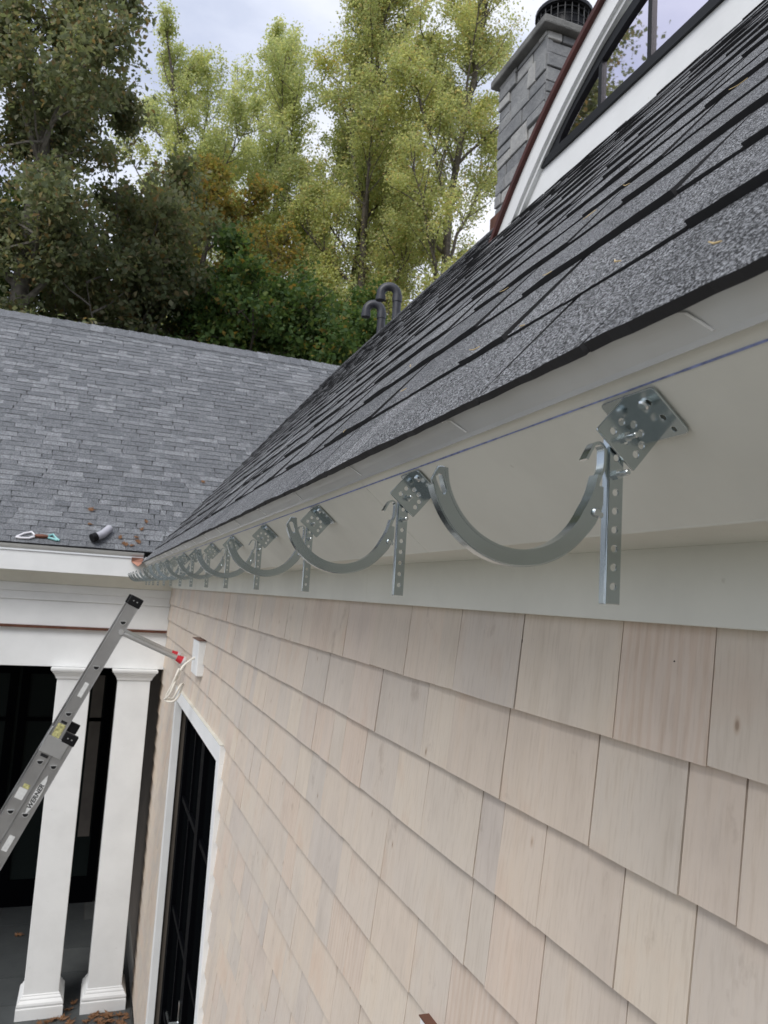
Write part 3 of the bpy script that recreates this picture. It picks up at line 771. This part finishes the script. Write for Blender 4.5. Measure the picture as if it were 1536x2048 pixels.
# tongue up the strap, ending in the hook
hk = B()
path = [loc(309.4, 86), loc(312, 93), loc(314.2, 98), loc(314.8, 103), loc(314.8, 109)]
path += [loc(309.8+5*math.cos(R(t)), 111+5*math.sin(R(t))) for t in range(0, 150, 15)]
path += [loc(303.2, 109), loc(300.5, 103.5)]
ribbon(hk, path, .0018, .003, .0115); hk.build('hook', M_zinc, hgr, local=True, smooth=True)
rv = B(); disc(rv, (*loc(308.5, 68)[:1], .0028, loc(308.5, 68)[1]), (0, -1, 0), .003, .0022); rv.build('rivet', M_bolt, hgr, local=True, smooth=True); rv = B(); disc(rv, (loc(311.5, 66.5)[0], .0028, loc(311.5, 66.5)[1]), (0, -1, 0), .0024, .002); rv.build('rivet', M_bolt, hgr, local=True, smooth=True)
ORD = ['', 'second', 'third', 'fourth', 'fifth', 'sixth', 'seventh', 'eighth', 'ninth', 'tenth', 'eleventh', 'twelfth', 'thirteenth', 'fourteenth', 'last']
YH = [.438, .838, 1.270, 1.710, 2.155, 2.570, 3.03, 3.46, 3.93, 4.37, 4.83, 5.28, 5.70, 6.08]
def copy_tree(o, parent=None):
    c = o.copy(); COL.objects.link(c)
    if parent is not None: c.parent = parent
    for k in list(o.children): copy_tree(k, c)
    return c
rng = random.Random(3)
kids = list(hgr.children)
for i, y in enumerate(YH[1:], 1):
    c = hgr.copy(); COL.objects.link(c); c.location = (OX, y, OZ)
    c.rotation_euler = (0, 0, R(rng.uniform(-2, 2)))
    for k_ in kids:
        d = k_.copy(); COL.objects.link(d); d.parent = c
        for g_ in k_.children:
            e2 = g_.copy(); COL.objects.link(e2); e2.parent = d
    last = i == len(YH)-1
    c['label'] = ('farthest tiny gutter hanger, at the copper corner by the porch fascia' if last else
                  'zinc half round gutter hanger, %s from the near right end of the row' % ORD[i])

# ------------------------------------------------------------------ extension ladder
YL = 5.0
ld = Vector((.42, 0, .9075)).normalized(); ln = Vector((ld.z, 0, -ld.x))     # along the ladder, and across it towards the wall
P0 = Vector((.154, YL, -.229))                                                # first visible rung of the fly section
lad = empty('extension_ladder', (-1.05, 5.2, GZ), 'silver aluminium extension ladder leaning on the shingle wall by a standoff', 'ladder')
def LP(t, n, y): return Vector((P0.x, y, P0.z)) + ld*t + ln*n
def bar(b, t0, t1, n0, n1, y0, y1):
    q = [LP(t0, n0, y0), LP(t0, n1, y0), LP(t0, n1, y1), LP(t0, n0, y1), LP(t1, n0, y0), LP(t1, n1, y0), LP(t1, n1, y1), LP(t1, n0, y1)]
    b.hexa([tuple(p) for p in q])
def rail(name, t0, t1, nc, y0, inward):
    b = B(); hw = .037; d = .028*inward
    bar(b, t0, t1, nc-hw+.003, nc+hw-.003, min(y0, y0+.003*inward), max(y0, y0+.003*inward))
    for s in (-1, 1):
        n0, n1 = sorted((nc+s*hw, nc+s*(hw-.003))); bar(b, t0, t1, n0, n1, min(y0-.002*inward, y0+d), max(y0-.002*inward, y0+d))
    return b.build(name, M_alu, lad, bevel=.0008)
STEP = .3
def dshape(t, n, y, depth, r=.0155):
    """D-shaped rung end: flat side up"""
    b = B(); c = LP(t, n, y)
    pts = [(-r, .006), (r, .006)] + [(r*math.cos(R(-a)), .006-r*1.15*math.sin(R(a))) for a in range(20, 180, 20)]
    return c, pts
def rungs(name, nc, y0, y1, t_list, par):
    for t in t_list:
        b = B(); c, pts = dshape(t, nc, y0, 0)
        out_ = [(p[0]*1.25, .006+(p[1]-.006)*1.25+(.004 if p[1] >= .006 else 0)) for p in pts]
        k = len(b.v); n = len(pts)
        for yy, pp in ((y0+.0005, out_), (y0-.004, out_), (y0-.004, pts), (y0-.0008, pts)):
            b.v += [(c.x+p[0], yy, c.z+p[1]) for p in pp]
        for q in range(3):
            for i in range(n): b.face(k+q*n+i, k+q*n+(i+1) % n, k+(q+1)*n+(i+1) % n, k+(q+1)*n+i)
        b.mi = 1; b.face(*[k+3*n+i for i in range(n)])  # dark cap painted where the hollow rung end lies in shade
        b.mi = 0; b.tube([(c.x, y0+.004, c.z), (c.x, y1, c.z)], .0145, 12)
        b.build('rung', [M_aluB, M_ink_hollow], lad)
nb = .080
rail('rail', -2.9, .165, 0, YL, 1); rail('rail', -2.9, .165, 0, YL+.40, -1)
rail('rail', -3.45, -.70, nb, YL-.004, 1); rail('rail', -3.45, -.70, nb, YL+.43, -1)
rungs('rung', 0, YL-.001, YL+.40, [-.3*i for i in range(0, 9)], lad)
rungs('rung', nb, YL-.005, YL+.43, [-.895-.29*i for i in range(0, 8)], lad)
def endcap(t, n, y, sgn):
    b = B(); bar(b, t-.055, t+.006, n-.040, n+.041, min(y-.005*sgn, y+.034*sgn), max(y-.005*sgn, y+.034*sgn))
    o = b.build('end_cap', M_blackpl, lad, bevel=.006, seg=3)
    r = B()
    for q in (-.012, .012): disc(r, LP(t-.022, n+q, y-.0052*sgn), (0, -sgn, 0), .004, .0015)
    r.build('rivet', M_alu, o)
endcap(.165, 0, YL, 1); endcap(.165, 0, YL+.40, -1); endcap(-.70, nb, YL-.004, 1); endcap(-.70, nb, YL+.43, -1)
br = B(); bar(br, -.845, -.745, -.042, nb+.012, YL-.008, YL-.005); bar(br, -.80, -.70, -.045, -.037, YL-.008, YL+.03); br.build('guide_bracket', M_aluB, lad, bevel=.0015)
lk = B(); bar(lk, -.868, -.852, -.02, .025, YL-.007, YL-.0045); lk.build('bracket_slot', M_ink_hollow, lad)
# stickers, maker's badge with its lettering
def sticker(t0, t1, n0, n1, y, m, name='sticker'):
    b = B(); bar(b, t0, t1, n0, n1, y-.0012, y-.0003); return b.build(name, m, lad)
sticker(-.745, -.665, -.024, .022, YL-.0005, M_sticker); sticker(-.66, -.645, -.015, .02, YL-.0005, M_ink_hollow)
sticker(-1.125, -1.062, -.026, .022, YL-.0005, M_stickerw); sticker(-1.06, -1.035, -.014, .022, YL-.0005, M_sticker)
sticker(-.49, -.40, -.012, .014, YL-.0005, M_stickerw)
sticker(-1.40, -1.31, nb-.018, nb+.014, YL-.0045, M_stickerw)
def lens_pts(a, w, n=14): return [(a*(2*i/n-1), w*(1-(abs(2*i/n-1))**2.4)) for i in range(n+1)]
top_ = lens_pts(.118, .019); bot_ = [(x, -y) for x, y in reversed(top_[1:-1])]
BC = LP(-1.065, nb-.002, YL-.0055)
BM = frame(tuple(BC), tuple(ld), tuple(Vector((-ln.x, 0, -ln.z))), (0, -1, 0))
badge = plate('badge', [top_+bot_], .0012, M_stickerw, BM, lad, local=False, bev=.0002)
tx = bpy.data.curves.new('tmp', 'FONT'); tx.body = 'WERNER'; tx.size = .036; tx.align_x = 'CENTER'; tx.align_y = 'CENTER'; tx.extrude = .0004; tx.shear = .2; tx.offset = .0009
to = bpy.data.objects.new('tmp', tx); COL.objects.link(to); dgx = bpy.context.evaluated_depsgraph_get(); dgx.update()
tm = bpy.data.meshes.new_from_object(to.evaluated_get(dgx)); tm.name = 'lettering'; bpy.data.objects.remove(to)
tm.transform(frame(tuple(BC+Vector((0, -.0012, 0))-ld*.012), tuple(ld), tuple(-ln), (0, -1, 0))); tm.materials.clear(); tm.materials.append(M_ink_hollow)
link(bpy.data.objects.new('lettering', tm), badge)
# standoff arms to the wall
so2 = B()
for yy in (YL+.015, YL+.385):
    a = LP(-.055, .038, yy); c = Vector((.492, yy, -.431))
    so2.tube([a, a.lerp(c, .5), c], .0165, 14)
so2.tube([LP(-.055, .02, YL-.01), LP(-.055, .02, YL+.41)], .016, 12)
stf = so2.build('standoff', M_aluB, lad, smooth=True)
for yy in (YL+.015, YL+.385):
    a = LP(-.055, .038, yy); c = Vector((.492, yy, -.431)); d = (c-a).normalized()
    r = B(); r.tube([c-d*.004, c+d*.012, c+d*.034], [.019, .021, .026], 14); r.mi = 1; r.tube([c+d*.034, c+d*.050, c+d*.056], [.029, .029, .024], 16)
    r.build('wall_pad', [M_red, M_whitepl], stf, smooth=True)

# ------------------------------------------------------------------ block and loose cable on the wall
tb = B(); tb.box(.515, XW-.004, 4.19, 4.44, -.452, -.268); tb_o = tb.build('mounting_block', M_white, bevel=.004)
tag(tb_o, 'small white square mounting block on the shingle wall above the door', 'mounting block')
tf = B(); tf.box(.509, XW-.006, 4.182, 4.448, -.2678, -.2645); tf.build('flashing', M_copper, tb_o)
cd = B(); k = 4.3
raw = [(3.86, -.322), (4.121, -.367), (4.447, -.432), (4.787, -.545), (5.028, -.643), (5.258, -.71), (5.30, -.722), (5.16, -.715), (4.797, -.662), (4.546, -.599), (4.357, -.529), (4.296, -.509), (4.42, -.520), (4.62, -.575), (4.80, -.640), (5.05, -.685), (5.22, -.69), (5.02, -.615), (4.80, -.52), (4.62, -.455)]
pts = [Vector((.47*k/y, k+.02*math.sin(i*1.3), z*k/y)) for i, (y, z) in enumerate(raw)]
sm = []
for i in range(len(pts)-1):
    p0, p1, p2, p3 = pts[max(i-1, 0)], pts[i], pts[i+1], pts[min(i+2, len(pts)-1)]
    for t in (0, .25, .5, .75): sm.append(.5*((2*p1)+(p2-p0)*t+(2*p0-5*p1+4*p2-p3)*t*t+(3*p1-p0-3*p2+p3)*t**3))
sm.append(pts[-1])
cd.tube(sm, .0058, 8); co = cd.build('electrical_cable', M_cable, smooth=True)
tag(co, 'loose looped cream electrical cable hanging from the white mounting block', 'cable')

# ------------------------------------------------------------------ vent pipes behind the ridge
def vent(x, y, h, ang, label):
    zb = RZ - TS*abs(x-RX)
    v = empty('vent_pipe', (x, y, zb), label, 'vent pipe', 'grey gooseneck vent pipes on the ridge')
    top = zb+h; rr = .041
    p = B(); p.tube([(x, y, zb-.1), (x, y, top)], rr, 20); p.tube([(x, y, top-.05), (x, y, top+.015)], rr+.006, 20); p.build('pipe', M_pvc, v, smooth=True)
    e = B(); d = Vector((math.cos(ang), math.sin(ang), 0)); q = .078
    pt = [Vector((x, y, top))] + [Vector((x, y, top+.015))+d*(q-q*math.cos(R(a)))+Vector((0, 0, q*math.sin(R(a)))) for a in range(0, 181, 12)]
    pt.append(pt[-1]+Vector((0, 0, -.05)))
    e.tube(pt, rr, 20); e.tube([pt[-1]+Vector((0, 0, .03)), pt[-1]-Vector((0, 0, .012))], rr+.006, 20); e.mi = 1
    e.tube([pt[-1]-Vector((0, 0, .0122)), pt[-1]-Vector((0, 0, .0125))], rr-.004, 20)  # dark disc stands in for the shade inside the pipe mouth
    e.build('gooseneck', [M_pvc, M_ink_hollow], v, smooth=True)
    f = B(); f.tube([(x, y, zb-.08), (x, y, zb+.10), (x, y, zb+.17)], [.085, .075, rr+.004], 16); f.build('flashing_boot', M_pvc, v, smooth=True)
vent(2.36, 7.05, .41, R(165), 'shorter grey gooseneck vent pipe, left of the pair rising behind the roof ridge')
vent(2.36, 6.62, .43, R(165), 'taller grey gooseneck vent pipe, right of the pair rising behind the roof ridge')

# ------------------------------------------------------------------ things lying on the porch roof
def wz(y): return WE[1]+TP*(y-WE[0])+.010
wn_ = Vector((0, -sp_, cp_))
t = B(); y = 6.372
t.tube([(-.066, y-.03, wz(y)+.030), (-.02, y+.005, wz(y)+.055), (.03, y+.07, wz(y+.05)+.055)], .031, 16); t.mi = 1
t.tube([(-.092, y-.045, wz(y)+.016), (-.060, y-.026, wz(y)+.033)], .034, 16)
tag(t.build('caulk_tube', [M_greytube, M_blackpl], smooth=True), 'short grey tube with black open end lying at the edge of the porch roof', 'tube')
hd = empty('pliers', (-.48, 6.36, wz(6.36)), 'pliers with pale teal handles lying on the edge of the grey porch roof', 'pliers')
j = B(); z = lambda yy: wz(yy)+.010
j.tube([(-.49, 6.365, z(6.365)), (-.44, 6.366, z(6.366)), (-.40, 6.366, z(6.366))], [.013, .017, .010], 10); j.build('jaw', M_copper, hd, smooth=True)
for pts in ([(-.495, 6.37, z(6.37)), (-.52, 6.39, z(6.39)), (-.57, 6.375, z(6.375)), (-.62, 6.345, z(6.345))], [(-.495, 6.36, z(6.36)), (-.53, 6.345, z(6.345)), (-.58, 6.343, z(6.343)), (-.62, 6.345, z(6.345))]):
    h = B(); h.tube(pts, .0085, 8); h.build('handle', M_whitepl, hd, smooth=True)
for pts in ([(-.40, 6.372, z(6.372)), (-.37, 6.385, z(6.385)), (-.345, 6.36, z(6.36)), (-.32, 6.345, z(6.345))], [(-.40, 6.36, z(6.36)), (-.36, 6.352, z(6.352)), (-.335, 6.345, z(6.345))]):
    h = B(); h.tube(pts, .0085, 8); h.build('handle', M_teal, hd, smooth=True)

# fallen leaves
def leaf_mesh(seed):
    r = random.Random(seed); b = B(); n = 11; pts = []
    for i in range(n*2):
        a = 2*math.pi*i/(n*2); rad = (1 if i % 2 == 0 else .55)*(1-.25*math.cos(a))*r.uniform(.8, 1.1); pts.append((rad*math.cos(a), .75*rad*math.sin(a), .35*r.uniform(-.2, 1)*rad))
    b.v = [(0, 0, 0)] + pts
    for i in range(n*2): b.face(0, 1+i, 1+(i+1) % (n*2))
    b.tube([(-.6, 0, .1), (-1.4, .1, .25)], .04, 5)
    me = bpy.data.meshes.new('fallen_leaf'); me.from_pydata(b.v, [], b.f); me.materials.append(L_dry); return me
LM = [leaf_mesh(i) for i in range(5)]
rng = random.Random(6)
def leaf(p, size, nrm, label, group):
    o = bpy.data.objects.new('fallen_leaf', rng.choice(LM)); COL.objects.link(o)
    q = Vector(nrm).to_track_quat('Z', 'Y'); o.rotation_mode = 'QUATERNION'
    from mathutils import Quaternion
    o.rotation_quaternion = q @ Quaternion((0, 0, 1), rng.uniform(0, 6.28)) @ Quaternion((1, 0, 0), rng.uniform(-.35, .35))
    o.location = p; o.scale = (size,)*3
    tag(o, label, 'leaf', group)
wl_lab = {0: 'upper copper brown leaf left on the porch roof, above the grey tube', 1: 'copper brown leaf on the porch roof just above the grey tube', 2: 'brown leaf on the porch roof nearest the middle of its right side', 6: 'pale yellow leaf caught in the valley of the porch roof'}
for i, (x, y) in enumerate([(-.13, 6.60), (-.124, 6.489), (.30, 6.549), (.255, 6.385), (.20, 6.355), (.27, 6.48), (.76, 6.93), (.114, 6.405), (.16, 6.36), (.23, 6.42)]):
    leaf((x, y, wz(y)+.006), rng.uniform(.022, .036), wn_, wl_lab.get(i, 'small brown leaf in the pile where the porch roof meets the main eave'), 'fallen leaves on the porch roof')
for (x, y) in [(-.05, 6.46), (0, 6.48), (.10, 6.60), (.277, 6.465), (.33, 6.45), (.365, 6.42), (.40, 6.366), (.454, 6.43), (.487, 6.38), (.05, 6.47), (.347, 6.364), (.298, 6.40), (.50, 6.43), (.12, 6.68), (.21, 6.40), (.44, 6.34), (.25, 6.44), (.38, 6.46), (.10, 6.40), (-.10, 6.44), (.47, 6.30), (.31, 6.34)]:
    leaf((x, y, GZ+.006), rng.uniform(.03, .055), (0, 0, 1), 'dry brown leaf on the bluestone patio at the foot of the white columns', 'dry leaves on the patio')
leaf((-.391, 8.02, GZ+.006), .05, (0, 0, 1), 'single pale leaf far back on the dark porch floor', 'dry leaves on the patio')

# needles and straw on the main roof
rng = random.Random(12)
ey_, es_, en_ = Vector((0, 1, 0)), Vector((CT, 0, ST)), Vector((-ST, 0, CT))
for (x, y, ln_, lab) in [(.318, .334, .010, 'short straw stalk at the near edge of the dark roof'), (.381, .511, .022, 'thin straw needle on the lowest shingle course'), (.604, .886, .022, 'curled straw wisp in the shadow of a shingle step'), (.381, .769, .018, 'straw needle lying above the second hanger'), (.483, 1.233, .016, 'orange straw scrap on the shingles above the third hanger'), (.616, .82, .02, 'straw needle below the dormer apron'), (.394, 1.025, .014, 'short straw scrap beside a shingle joint'), (.695, .708, .024, 'long straw needle high on the near roof'), (.534, .996, .016, 'straw wisp among the narrow shingle lines'), (.47, .768, .012, 'tiny straw fragment on the near shingles'), (.366, .637, .008, 'tiny tan scrap in a shingle joint'), (.379, 1.262, .012, 'tan scrap at the shingle edge by the third hanger')]:
    p = Vector((x, y, rp(x))) + en_*.0125
    a = rng.uniform(-.6, 1.2); d = (ey_*math.cos(a)+es_*math.sin(a)); sdv = en_.cross(d)
    s = B(); s.tube([p-d*ln_*.5, p+sdv*ln_*.12+en_*.001, p+d*ln_*.5+en_*rng.uniform(0, .004)], [.0005, .0007, .0004], 6)
    tag(s.build('straw', M_straw), lab, 'straw', 'straw and needles on the near roof')

# ------------------------------------------------------------------ trees
def tree(name, label, az, D, H, cr, z0, style, mat, nleaf, lsize, seed, bark=M_bark, tr=.22, group='trees behind the porch roof', sig=.16):
    rg = np.random.default_rng(seed); base = np.array([math.sin(R(az))*D, math.cos(R(az))*D, GZ-.1])
    wood = B(); tips = []
    def poly(p, d, ln, n, wob, trop):
        pts = [p]; d = d/np.linalg.norm(d)
        for i in range(n):
            d = d + rg.normal(0, wob, 3) + np.array([0, 0, trop]); d /= np.linalg.norm(d); p = p + d*ln/n; pts.append(p)
        return pts
    trunk = poly(base, np.array([rg.normal(0, .04), rg.normal(0, .04), 1.]), H*.93, 12, .045, .06)
    wood.tube([tuple(p) for p in trunk], [tr*(1-i/12)**.8+.02 for i in range(13)], 9)
    def along(pts, t):
        q = t*(len(pts)-1); i = min(int(q), len(pts)-2); return pts[i]+(pts[i+1]-pts[i])*(q-i)
    nl = {'rise': 30, 'spread': 34, 'round': 36, 'pine': 40}[style]
    for i in range(nl):
        t = (i+rg.random())/nl; hz = z0+(.97-z0)*t
        env = {'rise': (math.sin(math.pi*min(1, .18+t*.82))**.75), 'spread': (1-t)**.55+.12, 'round': math.sin(math.pi*(.14+.82*t))**.6, 'pine': (1-t)*.95+.1}[style]
        el = {'rise': R(38+28*t+rg.normal(0, 8)), 'spread': R(8+45*t+rg.normal(0, 12)), 'round': R(5+55*t+rg.normal(0, 12)), 'pine': R(rg.normal(5, 8))}[style]
        a = i*2.399+rg.normal(0, .4); p = along(trunk, hz)
        d = np.array([math.cos(a)*math.cos(el), math.sin(a)*math.cos(el), math.sin(el)])
        ln = cr*env*rg.uniform(.75, 1.12)/max(math.cos(el), .55)
        L1 = poly(p, d, ln, 7, .10, .07 if style == 'rise' else .02)
        r1 = max(.02, tr*.42*(1-t*.7))
        wood.tube([tuple(q) for q in L1], [r1*(1-j/7)**.9+.006 for j in range(8)], 6)
        n2 = max(4, int(ln*3.2))
        for j in range(n2):
            u = .22+.78*(j+rg.random())/n2; q = along(L1, min(u, 1)); dl = L1[-1]-L1[0]; dl = dl/np.linalg.norm(dl)
            rv = rg.normal(0, 1, 3); rv[2] = rv[2]*.5+(.9 if style == 'rise' else .15); d2 = dl*.5+rv*.62
            l2 = ln*(.46-.24*u)*rg.uniform(.7, 1.3)
            L2 = poly(q, d2, l2, 4, .16, .12 if style == 'rise' else .0)
            wood.tube([tuple(x) for x in L2], [.36*r1*(1-m/4)+.006 for m in range(5)], 4)
            n3 = max(3, int(l2*4.5))
            for k in range(n3):
                u3 = .25+.75*(k+rg.random())/n3; q3 = along(L2, min(u3, 1)); rv = rg.normal(0, 1, 3)
                if style == 'rise': rv[2] = abs(rv[2])+.5
                d3 = (L2[-1]-L2[0])/max(l2, .01)*.6+rv*.7; d3 /= np.linalg.norm(d3); tips.append((q3, q3+d3*l2*rg.uniform(.3, .6)))
    o = empty(name, tuple(base), label, 'tree', group)
    wood.build('trunk', bark, o, fix=False, smooth=True)
    A = np.array([a for a, b in tips]); Bp = np.array([b for a, b in tips]); n = nleaf
    wgt = rg.gamma(1.1 if style == 'spread' else .75, 1., len(A)); wgt /= wgt.sum(); idx = rg.choice(len(A), n, p=wgt); u = rg.random((n, 1))**.7
    C = A[idx]*(1-u)+Bp[idx]*u+rg.normal(0, sig, (n, 3))*np.array([1, 1, .8])
    nrm = rg.normal(0, 1, (n, 3)); nrm[:, 2] = np.abs(nrm[:, 2])*.9+.15; nrm /= np.linalg.norm(nrm, axis=1)[:, None]
    t1 = np.cross(nrm, rg.normal(0, 1, (n, 3))); t1 /= np.linalg.norm(t1, axis=1)[:, None]; t2 = np.cross(nrm, t1)
    s = (lsize*rg.uniform(.45, 1.4, n))[:, None]; wdt = .16 if style == 'pine' else (.30 if style == 'spread' else .36)
    V = np.stack([C-t1*s*.5, C+t2*s*wdt+nrm*s*.10-t1*s*.05, C+t1*s*.5-nrm*s*.06, C-t2*s*wdt+nrm*s*.10-t1*s*.05], 1).reshape(-1, 3)
    me = bpy.data.meshes.new('crown'); me.vertices.add(4*n); me.loops.add(4*n); me.polygons.add(n)
    me.vertices.foreach_set('co', V.astype(np.float32).ravel()); me.loops.foreach_set('vertex_index', np.arange(4*n, dtype=np.int32))
    me.polygons.foreach_set('loop_start', np.arange(0, 4*n, 4, dtype=np.int32)); me.update(calc_edges=True); me.materials.append(mat)
    co = bpy.data.objects.new('crown', me); link(co, o); return o
tree('oak_tree', 'large dark bronze oak filling the upper left, with bare grey limbs', -8.4, 16.5, 19.2, 2.9, .14, 'spread', L_oak, 140000, .11, 1, M_barkl, .24, sig=.18)
tree('oak_tree', 'dark bronze oak low behind the left end of the porch roof', -1.6, 19, 12.0, 2.7, .12, 'round', L_oak, 60000, .12, 2, M_barkl, .2, sig=.18)
tree('maple_tree', 'maple with orange tinted top beside the big bronze oak', 3.9, 20, 14.6, 2.0, .15, 'round', L_autumn, 46000, .105, 3)
tree('maple_tree', 'dense dark green maple in the middle, just above the porch roof ridge', 8.6, 17, 10.4, 2.6, .12, 'round', L_green, 75000, .12, 4)
tree('maple_tree', 'dark green maple right of the densest one, behind the vent pipes', 13.6, 18.5, 10.2, 2.3, .12, 'round', L_green, 56000, .115, 5)
tree('maple_tree', 'orange and olive maple between the dark green maples, higher than both', 10.8, 22, 14.0, 2.4, .12, 'round', L_autumn, 44000, .11, 16)
tree('maple_tree', 'olive and yellow tinted small maple left of the chimney, low down', 17.6, 21, 10.2, 2.3, .1, 'round', L_autumn, 46000, .11, 6)
tree('tall_tree', 'tall pale green tree with pointed spires, nearest the bronze oak', 6.2, 27, 24.2, 2.9, .2, 'rise', L_light2, 115000, .085, 7, M_bark, .15, sig=.14)
tree('tall_tree', 'tall pale green tree with pointed spires, standing free in the middle of the sky', 10.4, 27.5, 26.8, 2.9, .2, 'rise', L_light2, 115000, .085, 15, M_bark, .15, sig=.14)
tree('tall_tree', 'pale green tree with thin spires just right of the middle of the sky', 13.9, 28, 26.2, 2.5, .2, 'rise', L_light2, 92000, .085, 17, M_bark, .15, sig=.14)
tree('tall_tree', 'tall pale green tree just left of the chimney top', 19.2, 26, 30, 3.1, .12, 'rise', L_light, 150000, .088, 8, M_bark, .2, sig=.16)
tree('tall_tree', 'tall yellow green tree directly behind the stone chimney', 25.3, 24, 30, 3.1, .12, 'rise', L_light, 150000, .084, 9, M_bark, .2, sig=.16)
tree('tall_tree', 'thin pale green tree far back, seen through the gap left of the chimney trees', 16.4, 32, 21, 2.6, .15, 'rise', L_light2, 50000, .11, 10, M_bark, .15, sig=.15)
tree('pine_tree', 'dark pine low between the maples and the chimney', 21.2, 28, 12.6, 2.4, .2, 'pine', L_pine, 40000, .17, 11)
tree('maple_tree', 'dark maple at the far left edge, under the oak limbs', -8.0, 20, 12.0, 3.3, .1, 'round', L_green, 60000, .12, 12)
tree('oak_tree', 'bronze oak left of the view, seen only reflected in the dormer window', -22.5, 18.7, 24, 3.6, .2, 'round', L_oak, 80000, .11, 13, M_barkl, .24, group='trees beside the house')
for i_, (az_, d_) in enumerate(((168, 12), (192, 11), (214, 15))):  # unseen maples added behind the camera to darken reflections in the zinc
    tree('maple_tree', ('unseen dark maple added behind the viewer to darken metal reflections, straight along the wall', 'unseen dark maple added behind the viewer to darken metal reflections, left of the one along the wall', 'unseen dark maple added behind the viewer to darken metal reflections, farthest out in the yard')[i_], az_, d_, 11, 3.4, .08, 'round', L_green, 16000, .26, 30+i_, group='unseen trees added to darken the metal reflections')
